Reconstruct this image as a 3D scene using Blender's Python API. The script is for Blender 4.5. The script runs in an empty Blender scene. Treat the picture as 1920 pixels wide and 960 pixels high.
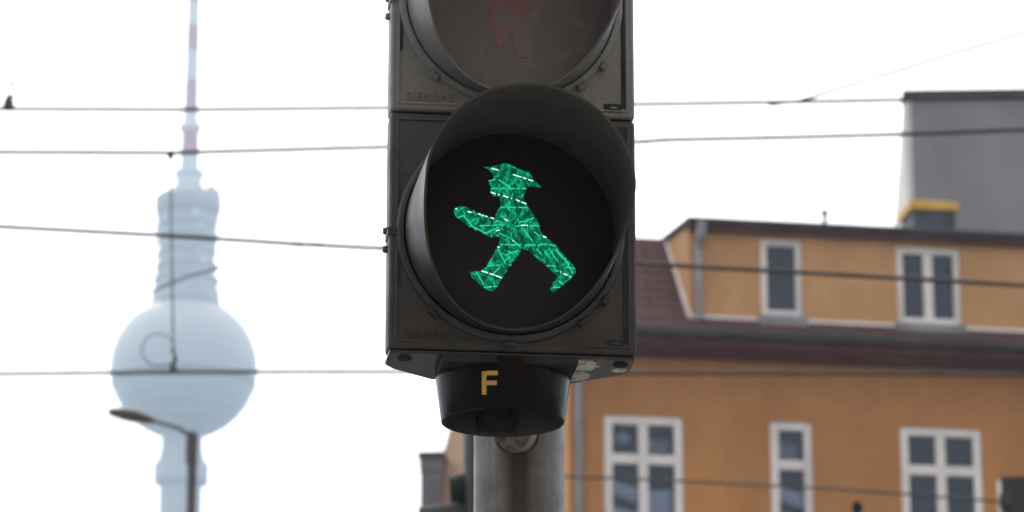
import bpy, bmesh, math, random
from mathutils import Vector, Matrix
random.seed(7)
sc = bpy.context.scene
COL = sc.collection
rad = math.radians

# ------------------------------------------------------------------ camera
F = 6747.0                       # focal length in pixels of a 1920 px wide frame
PITCH = rad(16.7)
CAM = Vector((0.0, 0.0, 1.6))
FWD = Vector((0, math.cos(PITCH), math.sin(PITCH)))
UP = Vector((0, -math.sin(PITCH), math.cos(PITCH)))
cd = bpy.data.cameras.new('camera'); cam = bpy.data.objects.new('camera', cd); COL.objects.link(cam)
cam.location = CAM; cam.rotation_euler = (rad(90) + PITCH, 0, 0)
cd.sensor_width = 36.0; cd.lens = F * 36.0 / 1920.0
cd.clip_start = 0.05; cd.clip_end = 6000
cd.dof.use_dof = True; cd.dof.focus_distance = 3.70; cd.dof.aperture_fstop = 15.0
sc.camera = cam

# ------------------------------------------------------------------ sky, sun, exposure
SUN_EL, SUN_AZ = rad(42), rad(-14)          # azimuth from +Y (straight ahead), negative = left
SUN = Vector((math.sin(SUN_AZ) * math.cos(SUN_EL), math.cos(SUN_AZ) * math.cos(SUN_EL), math.sin(SUN_EL)))
world = bpy.data.worlds.new('World'); sc.world = world; world.use_nodes = True
wn, wl = world.node_tree.nodes, world.node_tree.links
wn.clear()
w_out = wn.new('ShaderNodeOutputWorld'); w_bg = wn.new('ShaderNodeBackground')
w_sky = wn.new('ShaderNodeTexSky'); w_sky.sky_type = 'NISHITA'; w_sky.sun_disc = False
w_sky.sun_elevation = SUN_EL; w_sky.sun_rotation = SUN_AZ
w_sky.air_density = 1.5; w_sky.dust_density = 6.0
w_tc = wn.new('ShaderNodeTexCoord')
w_dot = wn.new('ShaderNodeVectorMath'); w_dot.operation = 'DOT_PRODUCT'; w_dot.inputs[1].default_value = SUN
wl.new(w_tc.outputs['Generated'], w_dot.inputs[0])
w_mr = wn.new('ShaderNodeMapRange'); w_mr.inputs['From Min'].default_value = -0.35; w_mr.inputs['From Max'].default_value = 1.0
w_mr.inputs['To Min'].default_value = 0.0; w_mr.inputs['To Max'].default_value = 1.0
wl.new(w_dot.outputs['Value'], w_mr.inputs['Value'])
w_pw = wn.new('ShaderNodeMath'); w_pw.operation = 'POWER'; w_pw.inputs[1].default_value = 2.2
wl.new(w_mr.outputs[0], w_pw.inputs[0])
w_ns = wn.new('ShaderNodeTexNoise'); w_ns.inputs['Scale'].default_value = 2.2; w_ns.inputs['Detail'].default_value = 4
wl.new(w_tc.outputs['Generated'], w_ns.inputs['Vector'])
w_nm = wn.new('ShaderNodeMath'); w_nm.operation = 'MULTIPLY_ADD'; w_nm.inputs[1].default_value = 3.0; w_nm.inputs[2].default_value = 9.8
wl.new(w_ns.outputs['Fac'], w_nm.inputs[0])                 # the cloud cover away from the sun, uneven
w_ma = wn.new('ShaderNodeMath'); w_ma.operation = 'MULTIPLY_ADD'; w_ma.inputs[1].default_value = 23.0
wl.new(w_pw.outputs[0], w_ma.inputs[0]); wl.new(w_nm.outputs[0], w_ma.inputs[2])
w_cl = wn.new('ShaderNodeVectorMath'); w_cl.operation = 'SCALE'; w_cl.inputs[0].default_value = (1.0, 0.955, 0.92)
wl.new(w_ma.outputs[0], w_cl.inputs['Scale'])
w_mix = wn.new('ShaderNodeMixRGB'); w_mix.inputs['Fac'].default_value = 0.93
wl.new(w_sky.outputs[0], w_mix.inputs['Color1']); wl.new(w_cl.outputs[0], w_mix.inputs['Color2'])
wl.new(w_mix.outputs[0], w_bg.inputs['Color']); w_bg.inputs['Strength'].default_value = 0.1
wl.new(w_bg.outputs[0], w_out.inputs['Surface'])
sl = bpy.data.lights.new('sun', 'SUN'); sl.energy = 0.9; sl.angle = rad(14); sl.color = (1.0, 0.95, 0.88)
so = bpy.data.objects.new('sun', sl); COL.objects.link(so)
so.rotation_euler = SUN.to_track_quat('Z', 'Y').to_euler()
sc.view_settings.view_transform = 'Standard'; sc.view_settings.look = 'None'
sc.view_settings.exposure = 0.0; sc.view_settings.gamma = 1.0; sc.view_settings.use_curve_mapping = False
sc.render.engine = 'CYCLES'
sc.cycles.use_denoising = True
sc.cycles.max_bounces = 8; sc.cycles.volume_bounces = 1; sc.cycles.transparent_max_bounces = 12

# ------------------------------------------------------------------ pixel -> place
def ray(px, py):
    return FWD + Vector(((px - 960) / F, 0, 0)) + UP * ((480 - py) / F)
def at(px, py, Y):
    d = ray(px, py); return CAM + d * ((Y - CAM.y) / d.y)
def hit(px, py, P, N):
    d = ray(px, py); return CAM + d * ((P - CAM).dot(N) / d.dot(N))

class Frame:
    """a local frame: X along the front, Y into the thing, Z up"""
    def __init__(s, O, yaw):
        s.O = O; s.u = Vector((math.cos(yaw), math.sin(yaw), 0)); s.n = Vector((-math.sin(yaw), math.cos(yaw), 0))
        s.k = Vector((0, 0, 1))
        s.M = Matrix.Translation(O) @ Matrix.Rotation(yaw, 4, 'Z')
    def px(s, x, y, o=0.0):          # pixel -> (s, z) on the plane at depth o
        p = hit(x, y, s.O + s.n * o, s.n) - s.O
        return p.dot(s.u), p.z
    def side(s, x, y, s0):           # pixel -> (o, z) on the plane across at s0
        p = hit(x, y, s.O + s.u * s0, s.u) - s.O
        return p.dot(s.n), p.z

# ------------------------------------------------------------------ mesh builder
class MB:
    def __init__(s, M=None):
        s.v = []; s.f = []; s.mi = []; s.M = M or Matrix.Identity(4); s.marks = []
    def add(s, vs, fs, mi=0, M=None):
        b = len(s.v); T = s.M @ M if M else s.M
        s.v += [T @ Vector(p) for p in vs]
        f0 = len(s.f); s.f += [tuple(b + i for i in f) for f in fs]; s.mi += [mi] * len(fs); s.marks.append((b, len(s.v), f0, len(s.f)))
    def box(s, x0, x1, y0, y1, z0, z1, mi=0, M=None):
        vs = [(x, y, z) for z in (z0, z1) for y in (y0, y1) for x in (x0, x1)]
        s.add(vs, [(0, 2, 3, 1), (4, 5, 7, 6), (0, 1, 5, 4), (2, 6, 7, 3), (0, 4, 6, 2), (1, 3, 7, 5)], mi, M)
    def prism(s, pts, a, b, axis='y', mi=0, M=None):
        """polygon pts extruded from a to b along axis; pts are the two other coords in order"""
        n = len(pts)
        def mk(p, t):
            return {'y': (p[0], t, p[1]), 'z': (p[0], p[1], t), 'x': (t, p[0], p[1])}[axis]
        vs = [mk(p, a) for p in pts] + [mk(p, b) for p in pts]
        fs = [tuple(range(n)), tuple(range(2 * n - 1, n - 1, -1))] + [(i, i + n, (i + 1) % n + n, (i + 1) % n) for i in range(n)]
        s.add(vs, fs, mi, M)
    def tube(s, pts, r, n=10, cap=True, mi=0):
        pts = [Vector(p) for p in pts]; rs = r if isinstance(r, (list, tuple)) else [r] * len(pts)
        vs = []; ref = None
        for i, p in enumerate(pts):
            t = (pts[min(i + 1, len(pts) - 1)] - pts[max(i - 1, 0)]).normalized()
            if ref is None:
                ref = Vector((0, 0, 1)) if abs(t.z) < 0.9 else Vector((1, 0, 0))
            a = t.cross(ref).normalized(); b = a.cross(t).normalized(); ref = b
            for k in range(n):
                w = 2 * math.pi * k / n
                vs.append(p + (a * math.cos(w) + b * math.sin(w)) * rs[i])
        fs = []
        for i in range(len(pts) - 1):
            for k in range(n):
                k2 = (k + 1) % n
                fs.append((i * n + k, i * n + k2, (i + 1) * n + k2, (i + 1) * n + k))
        if cap:
            fs.append(tuple(range(n - 1, -1, -1))); fs.append(tuple((len(pts) - 1) * n + k for k in range(n)))
        s.add(vs, fs, mi)
    def lathe(s, prof, n=48, c=(0, 0), mis=None, mi=0):
        """prof: (r, z) rows turned round the vertical through c"""
        vs = [(c[0] + r * math.cos(2 * math.pi * k / n), c[1] + r * math.sin(2 * math.pi * k / n), z) for r, z in prof for k in range(n)]
        b = len(s.v); f0 = len(s.f); s.v += [s.M @ Vector(p) for p in vs]
        for i in range(len(prof) - 1):
            m = mis[i] if mis else mi
            for k in range(n):
                k2 = (k + 1) % n
                s.f.append((b + i * n + k, b + i * n + k2, b + (i + 1) * n + k2, b + (i + 1) * n + k)); s.mi.append(m)
        for i, rev in ((0, True), (len(prof) - 1, False)):
            if prof[i][0] > 1e-4:
                r_ = [b + i * n + k for k in range(n)]
                s.f.append(tuple(reversed(r_) if rev else r_)); s.mi.append(mi if not mis else mis[min(i, len(mis) - 1)])
        s.marks.append((b, len(s.v), f0, len(s.f)))
    def build(s, name, mats, parent=None, origin=None, bevel=0.0, seg=2, smooth=35, clean=True):
        """links ONE mesh object; verts are world coordinates until here"""
        if parent is not None:
            off = world_loc(parent)
        else:
            off = Vector(origin) if origin is not None else Vector((0, 0, 0))
        me = bpy.data.meshes.new(name)
        me.from_pydata([tuple(p - off) for p in s.v], [], s.f)
        mats = mats if isinstance(mats, (list, tuple)) else [mats]
        for m in mats: me.materials.append(m)
        for p, m in zip(me.polygons, s.mi): p.material_index = m
        bm = bmesh.new(); bm.from_mesh(me)
        if clean:
            bmesh.ops.remove_doubles(bm, verts=bm.verts, dist=1e-6)
            bmesh.ops.recalc_face_normals(bm, faces=bm.faces)
        if bevel > 0:
            es = [e for e in bm.edges if len(e.link_faces) == 2 and e.calc_face_angle(0) > rad(25)]
            bmesh.ops.bevel(bm, geom=es, offset=bevel, segments=seg, profile=0.6, affect='EDGES', clamp_overlap=True)
        for f in bm.faces: f.smooth = True
        for e in bm.edges:
            if len(e.link_faces) != 2 or e.calc_face_angle(0) > rad(smooth): e.smooth = False
        bm.to_mesh(me); bm.free()
        o = bpy.data.objects.new(name, me); COL.objects.link(o)
        if parent is not None: o.parent = parent
        else: o.location = off
        return o
def split_build(s, name, mats, parent, **k):
    return [p.build(name, mats, parent, **k) for p in s.pieces()]
def pieces(s):
    out = []
    for (v0, v1, f0, f1) in s.marks:
        p = MB(); p.v = s.v[v0:v1]; p.f = [tuple(i - v0 for i in f) for f in s.f[f0:f1]]; p.mi = s.mi[f0:f1]; out.append(p)
    return out
MB.split_build = split_build; MB.pieces = pieces
def world_loc(o):
    v = Vector((0, 0, 0))
    while o is not None:
        v += o.location; o = o.parent
    return v
def tag(o, label=None, cat=None, group=None, kind=None):
    if label: o['label'] = label
    if cat: o['category'] = cat
    if group: o['group'] = group
    if kind: o['kind'] = kind
    return o
def thing(name, loc, label, cat, group=None):
    o = bpy.data.objects.new(name, None); o.location = loc; o.empty_display_size = 0.1; COL.objects.link(o)
    return tag(o, label, cat, group)

# ------------------------------------------------------------------ materials
class NT:
    """tiny helper to write node maths"""
    def __init__(s, name):
        s.m = bpy.data.materials.new(name); s.m.use_nodes = True
        s.n = s.m.node_tree.nodes; s.l = s.m.node_tree.links
        s.b = s.n['Principled BSDF']; s.out = s.n['Material Output']
    def put(s, sock, v):
        if hasattr(v, 'links'): s.l.new(v, sock)
        else: sock.default_value = v
    def math(s, op, a, b=0.0, c=0.0, clamp=False):
        x = s.n.new('ShaderNodeMath'); x.operation = op; x.use_clamp = clamp
        s.put(x.inputs[0], a); s.put(x.inputs[1], b); s.put(x.inputs[2], c); return x.outputs[0]
    def obj(s): return s.n.new('ShaderNodeTexCoord').outputs['Object']
    def xyz(s, v):
        x = s.n.new('ShaderNodeSeparateXYZ'); s.l.new(v, x.inputs[0]); return x.outputs
    def map(s, v, scale=(1, 1, 1), rot=(0, 0, 0), loc=(0, 0, 0)):
        x = s.n.new('ShaderNodeMapping'); s.l.new(v, x.inputs[0])
        x.inputs['Scale'].default_value = scale; x.inputs['Rotation'].default_value = rot; x.inputs['Location'].default_value = loc
        return x.outputs[0]
    def noise(s, v, scale, detail=4, rough=0.55, dist=0.0):
        x = s.n.new('ShaderNodeTexNoise'); s.l.new(v, x.inputs['Vector'])
        x.inputs['Scale'].default_value = scale; x.inputs['Detail'].default_value = detail
        x.inputs['Roughness'].default_value = rough; x.inputs['Distortion'].default_value = dist
        return x.outputs['Fac']
    def ramp(s, f, lo, hi, a=0.0, b=1.0):
        x = s.n.new('ShaderNodeMapRange'); x.interpolation_type = 'SMOOTHSTEP'
        s.put(x.inputs[0], f); x.inputs[1].default_value = lo; x.inputs[2].default_value = hi
        x.inputs[3].default_value = a; x.inputs[4].default_value = b; return x.outputs[0]
    def mix(s, f, a, b):
        x = s.n.new('ShaderNodeMixRGB'); s.put(x.inputs[0], f)
        s.put(x.inputs[1], a if hasattr(a, 'links') else (*a, 1)); s.put(x.inputs[2], b if hasattr(b, 'links') else (*b, 1))
        return x.outputs[0]
    def bump(s, h, dist, strength=1.0):
        x = s.n.new('ShaderNodeBump'); s.l.new(h, x.inputs['Height'])
        x.inputs['Distance'].default_value = dist; x.inputs['Strength'].default_value = strength
        s.l.new(x.outputs[0], s.b.inputs['Normal'])
    def pset(s, **k):
        for a, v in k.items():
            s.put(s.b.inputs[{'color': 'Base Color', 'rough': 'Roughness', 'metal': 'Metallic', 'spec': 'Specular IOR Level', 'coat': 'Coat Weight'}[a]],
                  (*v, 1) if isinstance(v, tuple) else v)
        return s.m

def weathered(name, c1, c2, scale=8, rough=(0.5, 0.7), metal=0.0, bump=0.0, streak=1.0, spec=0.5, fine=0.0):
    t = NT(name); v = t.map(t.obj(), (1, 1, 1 / streak))
    a = t.noise(v, scale, 6, 0.6); f = t.ramp(a, 0.32, 0.68)
    col = t.mix(f, c1, c2)
    if fine:
        g = t.noise(v, scale * 14, 3, 0.6)
        col2 = t.n.new('ShaderNodeMixRGB'); col2.blend_type = 'MULTIPLY'; col2.inputs[0].default_value = 1
        t.l.new(col, col2.inputs[1])
        k = t.ramp(g, 0.3, 0.7, 1 - fine, 1.0)
        cb = t.n.new('ShaderNodeCombineXYZ'); [t.l.new(k, cb.inputs[i]) for i in range(3)]
        t.l.new(cb.outputs[0], col2.inputs[2]); col = col2.outputs[0]
    t.pset(color=col, rough=t.ramp(a, 0.3, 0.7, rough[1], rough[0]), metal=metal, spec=spec)
    if bump: t.bump(t.noise(v, scale * 10, 4), bump, 0.5)
    return t.m

M = {}
M['housing'] = weathered('housing_plastic', (0.025, 0.023, 0.020), (0.040, 0.0365, 0.031), 16, (0.45, 0.65), bump=0.0002, fine=0.12)
M['housing_glare'] = weathered('glare_housing_plastic', (0.165, 0.164, 0.152), (0.20, 0.198, 0.184), 16, (0.45, 0.65), bump=0.0002, fine=0.12)  # paler copy of the housing plastic: veiling glare painted into the upper unit's colour
M['visor'] = weathered('visor_plastic', (0.018, 0.018, 0.017), (0.030, 0.029, 0.027), 14, (0.36, 0.5), bump=0.0001)
M['visor_glare'] = weathered('glare_visor_plastic', (0.13, 0.132, 0.127), (0.16, 0.16, 0.153), 14, (0.40, 0.55), bump=0.0001)  # upper visor, lightened in its colour to imitate the stray-light veil
M['black_gloss'] = weathered('glossy_black_plastic', (0.005, 0.0048, 0.0045), (0.008, 0.0075, 0.007), 18, (0.16, 0.28), fine=0.2, spec=0.1)
M['cup_inside'] = weathered('cup_inside', (0.035, 0.031, 0.028), (0.05, 0.045, 0.041), 20, (0.45, 0.6))
M['slot'] = weathered('slot_black', (0.006, 0.006, 0.006), (0.012, 0.011, 0.010), 30, (0.6, 0.8))
M['pole'] = weathered('pole_paint', (0.09, 0.08, 0.074), (0.14, 0.125, 0.117), 18, (0.34, 0.55), metal=0.35, bump=0.0003, streak=1.6, fine=0.25)
M['yellow_film'] = weathered('yellow_film', (0.48, 0.26, 0.045), (0.60, 0.33, 0.06), 60, (0.45, 0.6))
M['cast'] = weathered('cast_metal', (0.12, 0.105, 0.095), (0.34, 0.31, 0.28), 70, (0.4, 0.6), metal=0.3, bump=0.0006)
M['wire'] = weathered('wire_metal', (0.045, 0.04, 0.036), (0.08, 0.07, 0.06), 5, (0.5, 0.7), metal=0.3)
M['lamp_grey'] = weathered('lamp_paint', (0.06, 0.058, 0.05), (0.09, 0.085, 0.075), 3, (0.45, 0.6), streak=5)
M['lamp_head'] = weathered('lamp_head_paint', (0.07, 0.062, 0.058), (0.10, 0.09, 0.085), 3, (0.4, 0.6))
M['green_paint'] = weathered('dark_green_paint', (0.030, 0.034, 0.027), (0.050, 0.054, 0.044), 4, (0.4, 0.6), streak=2)
M['signal_dark'] = weathered('signal_dark', (0.010, 0.012, 0.010), (0.018, 0.02, 0.017), 4, (0.6, 0.8), spec=0.15)
M['plaster'] = weathered('orange_plaster', (0.485, 0.212, 0.054), (0.56, 0.26, 0.072), 0.9, (0.8, 0.95), bump=0.003, streak=2.2, fine=0.06, spec=0.2)
M['plaster_up'] = weathered('dormer_plaster', (0.475, 0.245, 0.095), (0.555, 0.30, 0.125), 1.1, (0.8, 0.95), bump=0.003, fine=0.06, spec=0.2)
M['plaster_pale'] = weathered('pale_plaster', (0.56, 0.38, 0.25), (0.64, 0.45, 0.31), 0.6, (0.8, 0.95), spec=0.2)
def plaster_mat(name, c1, c2, dirt):
    """rendered wall: cloudy paint, patches of repair, rain runs"""
    t = NT(name); v = t.obj()
    a = t.noise(t.map(v, (1, 1, .6)), 0.7, 6, 0.62); col = t.mix(t.ramp(a, .3, .7), c1, c2)
    run = t.noise(t.map(v, (3.0, 3.0, .35)), 1.0, 4, 0.6)
    col = t.mix(t.math('MULTIPLY', t.ramp(run, .50, .72), dirt), col, tuple(c * .55 for c in c1))
    pat = t.noise(v, 1.9, 2, 0.4, 0.6)
    col = t.mix(t.math('MULTIPLY', t.ramp(pat, .60, .63), .14), col, tuple(min(1, c * 1.35) for c in c2))
    t.pset(color=col, rough=.9, spec=.2); t.bump(t.noise(v, 40, 4), .003); return t.m
M['plaster'] = plaster_mat('orange_plaster', (0.43, 0.19, 0.062), (0.52, 0.24, 0.084), .20)
M['plaster_up'] = plaster_mat('dormer_plaster', (0.50, 0.265, 0.112), (0.60, 0.335, 0.15), .14)
M['white'] = weathered('white_paint', (0.74, 0.68, 0.64), (0.84, 0.78, 0.73), 3, (0.45, 0.6), streak=2)
M['maroon'] = weathered('maroon_board', (0.075, 0.017, 0.012), (0.10, 0.024, 0.018), 1.5, (0.5, 0.7))
M['zinc'] = weathered('zinc_sheet', (0.20, 0.20, 0.21), (0.32, 0.32, 0.34), 2, (0.4, 0.6), metal=0.35, streak=2)
M['gutter'] = weathered('gutter_brown', (0.065, 0.055, 0.052), (0.095, 0.082, 0.078), 2, (0.45, 0.65), metal=0.2)
M['felt'] = weathered('roof_felt', (0.045, 0.042, 0.040), (0.07, 0.066, 0.062), 2, (0.8, 0.95))
M['grey_sheet'] = weathered('grey_cladding', (0.20, 0.186, 0.20), (0.25, 0.233, 0.25), 0.5, (0.6, 0.8), streak=2, fine=0.04)
M['pale_render'] = weathered('pale_render', (0.62, 0.58, 0.54), (0.70, 0.66, 0.62), 0.8, (0.8, 0.9))
M['chimney'] = weathered('chimney_sheet', (0.035, 0.038, 0.048), (0.055, 0.058, 0.07), 2, (0.5, 0.7))
M['yellow'] = weathered('yellow_cap', (0.62, 0.36, 0.05), (0.75, 0.46, 0.07), 2, (0.5, 0.7))
M['brown_box'] = weathered('dark_brown_box', (0.022, 0.014, 0.014), (0.034, 0.024, 0.023), 4, (0.45, 0.65))
M['grey_stack'] = weathered('grey_chimney', (0.13, 0.12, 0.125), (0.18, 0.165, 0.17), 1.5, (0.8, 0.9))
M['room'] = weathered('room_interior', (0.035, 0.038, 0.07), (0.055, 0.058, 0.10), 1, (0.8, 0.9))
M['curtain'] = weathered('curtain_cloth', (0.84, 0.80, 0.68), (0.92, 0.89, 0.79), 3, (0.8, 0.95), streak=0.35)
M['concrete'] = weathered('tower_concrete', (0.31, 0.31, 0.32), (0.40, 0.40, 0.41), 0.05, (0.7, 0.9), streak=4, spec=0.2)
M['tower_red'] = weathered('antenna_red', (0.40, 0.15, 0.17), (0.48, 0.20, 0.21), 0.1, (0.5, 0.7))
M['tower_white'] = weathered('antenna_white', (0.50, 0.52, 0.54), (0.58, 0.60, 0.62), 0.1, (0.5, 0.7))
M['tower_glass'] = weathered('tower_window_band', (0.15, 0.12, 0.12), (0.20, 0.16, 0.16), 0.2, (0.2, 0.4))

def tile_mat():
    t = NT('red_roof_tiles'); v = t.obj()
    b = t.n.new('ShaderNodeTexBrick'); t.l.new(t.map(v, (1, 1, 1), (rad(90), 0, 0)), b.inputs['Vector'])
    b.inputs['Scale'].default_value = 1.0; b.inputs['Brick Width'].default_value = 0.8; b.inputs['Row Height'].default_value = 0.19
    b.inputs['Mortar Size'].default_value = 0.022
    b.inputs['Color1'].default_value = (0.105, 0.046, 0.044, 1); b.inputs['Color2'].default_value = (0.085, 0.037, 0.036, 1)
    b.inputs['Mortar'].default_value = (0.03, 0.015, 0.015, 1)
    t.pset(color=b.outputs['Color'], rough=0.85, spec=0.12); t.bump(b.outputs['Fac'], -0.02); return t.m
M['tiles'] = tile_mat()

def sphere_mat():
    t = NT('steel_sphere_panels'); v = t.obj(); x, y, z = t.xyz(v)
    ang = t.math('ARCTAN2', y, x)
    a = t.math('FRACT', t.math('MULTIPLY', ang, 9.5)); h = t.math('FRACT', t.math('MULTIPLY', z, 0.42))
    seam = t.math('MAXIMUM', t.math('GREATER_THAN', a, 0.93), t.math('GREATER_THAN', h, 0.92))
    c = t.mix(seam, (0.36, 0.37, 0.39), (0.22, 0.23, 0.25))
    t.pset(color=c, rough=0.5, metal=0.3)
    t.bump(t.math('MULTIPLY', t.math('PINGPONG', a, 0.5), t.math('PINGPONG', h, 0.5)), 0.35); return t.m
M['sphere'] = sphere_mat()

def glass_mat():
    t = NT('window_glass')
    tr = t.n.new('ShaderNodeBsdfTransparent'); tr.inputs[0].default_value = (0.78, 0.84, 0.95, 1)
    gl = t.n.new('ShaderNodeBsdfGlossy'); gl.inputs['Roughness'].default_value = 0.03
    fr = t.n.new('ShaderNodeFresnel'); fr.inputs[0].default_value = 1.55
    nb = t.n.new('ShaderNodeBump'); nb.inputs['Distance'].default_value = 0.004
    t.l.new(t.noise(t.obj(), 2.5, 2), nb.inputs['Height']); t.l.new(nb.outputs[0], gl.inputs['Normal'])
    mx = t.n.new('ShaderNodeMixShader'); t.l.new(t.math('MULTIPLY', fr.outputs[0], 0.85, clamp=True), mx.inputs[0])
    t.l.new(tr.outputs[0], mx.inputs[1]); t.l.new(gl.outputs[0], mx.inputs[2]); t.l.new(mx.outputs[0], t.out.inputs['Surface'])
    return t.m
M['glass'] = glass_mat()

def underside_mat():
    t = NT('dusty_underside'); v = t.obj(); m = None
    w = t.noise(v, 28, 4, 0.6); w = t.math('MULTIPLY', t.math('SUBTRACT', w, .5), .030)
    for c, rr in (((.074, .034, 0), .023), ((.072, .075, 0), .022), ((.120, .045, 0), .006)):
        q = FH.M @ Vector(c) - Vector((PX, PY, .12)); q.z = 0
        d = t.n.new('ShaderNodeVectorMath'); d.operation = 'DISTANCE'; t.l.new(t.map(v, (1, 1, 0)), d.inputs[0]); d.inputs[1].default_value = q
        k = t.ramp(t.math('ADD', d.outputs['Value'], w), rr - .003, rr + .002, 1.0, 0.0)
        m = k if m is None else t.math('MAXIMUM', m, k)
    b = t.noise(v, 95, 5, 0.65, 0.8)
    f = t.math('MULTIPLY', m, t.ramp(b, 0.36, 0.52, 0.12, 1.0))
    t.pset(color=t.mix(f, (0.014, 0.013, 0.011), (0.66, 0.62, 0.50)), rough=t.ramp(f, 0, 1, 0.25, 0.75)); return t.m

def lens_mat(name, col, rough):
    t = NT(name); v = t.obj()
    a = t.noise(v, 22, 5, 0.6, 0.6); t.b.inputs['Specular IOR Level'].default_value = 0.22
    t.pset(color=t.mix(t.ramp(a, 0.5, 0.75), tuple(c * 0.86 for c in col), tuple(c * 1.16 for c in col)), rough=t.ramp(a, 0.3, 0.8, rough, rough + 0.3)); return t.m
M['lens_black'] = lens_mat('black_lens_mask', (0.024, 0.022, 0.020), 0.42)
M['lens_red'] = lens_mat('unlit_red_lens_mask', (0.235, 0.215, 0.21), 0.5)  # grey lift of the veiling glare is mixed into this lens colour

def symbol_mat(name, lo, hi, strength, body):
    """cut-glass lens: fine upright ribs crossed by slanted and level prism edges, lit from behind"""
    t = NT(name); x, y, z = t.xyz(t.obj())
    X = t.math('MULTIPLY', x, 1000.0); Z = t.math('MULTIPLY', z, 1000.0)
    nz = t.noise(t.obj(), 90, 3)
    wob = t.math('MULTIPLY', t.math('SUBTRACT', nz, 0.5), 3.0)
    def band(ang, period, ph, sharp):
        p = t.math('ADD', t.math('MULTIPLY', X, math.cos(rad(ang)) / period), t.math('MULTIPLY', Z, math.sin(rad(ang)) / period))
        p = t.math('ADD', p, t.math('ADD', ph, t.math('MULTIPLY', wob, 0.10)))
        d = t.math('PINGPONG', p, 0.5)                       # 0 on the line, 0.5 between
        return t.ramp(d, 0.0, sharp, 1.0, 0.0)
    ribs = t.ramp(t.math('PINGPONG', t.math('DIVIDE', X, 1.55), 0.5), 0.05, 0.45)
    fine = t.math('MULTIPLY', ribs, 0.36)
    lines = None
    for ang, per, ph in ((28, 9.3, 0.2), (-31, 8.6, 0.55), (62, 15.0, 0.1), (-60, 17.0, 0.4)):
        b = band(ang, per, ph, 0.085)
        lines = b if lines is None else t.math('MAXIMUM', lines, b)
    dark = None
    for ang, per, ph in ((30, 9.3, 0.36), (-29, 8.6, 0.70), (4, 13.0, 0.3)):
        b = band(ang, per, ph, 0.13)
        dark = b if dark is None else t.math('MAXIMUM', dark, b)
    patch = t.ramp(t.noise(t.obj(), 160, 2), 0.35, 0.65, 0.25, 1.05)
    v = t.math('MULTIPLY', t.math('ADD', fine, 0.10), t.math('SUBTRACT', 1.0, t.math('MULTIPLY', dark, 0.95)))
    v = t.math('ADD', v, t.math('MULTIPLY', lines, 0.45)); v = t.math('MULTIPLY', v, patch, clamp=True)
    c = t.mix(v, lo, hi)
    t.pset(color=body, rough=0.4, spec=0.08)
    t.l.new(c, t.b.inputs['Emission Color']); t.b.inputs['Emission Strength'].default_value = strength
    return t.m
M['symbol_green'] = symbol_mat('lit_green_prism_glass', (0.0005, 0.026, 0.013), (0.004, 0.72, 0.33), 1.0, (0.003, 0.03, 0.018))
def emit(name, c, s):
    t = NT(name); t.pset(color=(0.01, 0.05, 0.03), rough=0.4)
    t.b.inputs['Emission Color'].default_value = (*c, 1); t.b.inputs['Emission Strength'].default_value = s; return t.m
M['streak'] = emit('lamp_glint', (0.62, 1.0, 0.85), 1.3)
M['streak_mid'] = emit('lamp_glint_soft', (0.015, 0.66, 0.33), 1.0)
def red_mat():
    t = NT('unlit_red_prism_glass'); v = t.obj()
    a = t.noise(v, 45, 5, 0.65); r = t.xyz(v)
    rib = t.ramp(t.math('PINGPONG', t.math('MULTIPLY', r[0], 640.0), 0.5), 0.1, 0.4, 0.6, 1.0)
    f = t.math('MULTIPLY', t.ramp(a, 0.44, 0.64), rib)
    t.pset(color=t.mix(f, (0.24, 0.205, 0.20), (0.34, 0.135, 0.14)), rough=0.55, spec=0.2); return t.m  # base tone follows the upper lens, with the glare's grey in it
M['symbol_red'] = red_mat()

# ------------------------------------------------------------------ ground, road, pavement
def ground_mats():
    t = NT('asphalt'); v = t.obj()
    t.pset(color=t.mix(t.noise(v, 0.4, 6), (0.04, 0.04, 0.04), (0.065, 0.063, 0.06)), rough=0.85); t.bump(t.noise(v, 60, 3), 0.004)
    M['asphalt'] = t.m
    t = NT('paving_slabs'); v = t.obj()
    b = t.n.new('ShaderNodeTexBrick'); t.l.new(v, b.inputs['Vector']); b.inputs['Scale'].default_value = 1.0
    b.inputs['Brick Width'].default_value = 0.35; b.inputs['Row Height'].default_value = 0.35; b.inputs['Mortar Size'].default_value = 0.006
    b.inputs['Color1'].default_value = (0.26, 0.25, 0.24, 1); b.inputs['Color2'].default_value = (0.21, 0.205, 0.20, 1); b.inputs['Mortar'].default_value = (0.08, 0.08, 0.08, 1)
    t.pset(color=b.outputs['Color'], rough=0.85); M['paving'] = t.m
    M['city'] = weathered('city_ground', (0.16, 0.155, 0.15), (0.24, 0.23, 0.22), 0.05, (0.85, 0.95))
    M['kerb'] = weathered('kerb_granite', (0.28, 0.27, 0.26), (0.36, 0.35, 0.34), 3, (0.7, 0.85))
    M['rail'] = weathered('rail_steel', (0.2, 0.19, 0.18), (0.3, 0.29, 0.28), 3, (0.3, 0.5), metal=0.8)
    M['line'] = weathered('road_paint', (0.7, 0.7, 0.68), (0.8, 0.8, 0.78), 3, (0.6, 0.8))
ground_mats()
def sheet(name, x0, x1, y0, y1, z, mat):
    b = MB(); b.add([(x0, y0, z), (x1, y0, z), (x1, y1, z), (x0, y1, z)], [(0, 1, 2, 3)]); return tag(b.build(name, mat), kind='structure')
sheet('ground', -1800, 1800, -900, 2000, 0.0, M['city'])
sheet('road', -160, 160, 5.2, 40, 0.004, M['asphalt'])
b = MB()
for y in (16.0, 17.44, 21.0, 22.44): b.box(-160, 160, y, y + 0.06, 0.005, 0.012)
tag(b.build('tram_rails', M['rail']), kind='structure')
b = MB()
for i in range(-14, 15):
    for y in (11.0, 31.0): b.box(i * 9.0, i * 9.0 + 3.0, y, y + 0.12, 0.006, 0.009)
tag(b.build('lane_markings', M['line']), kind='structure')
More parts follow.
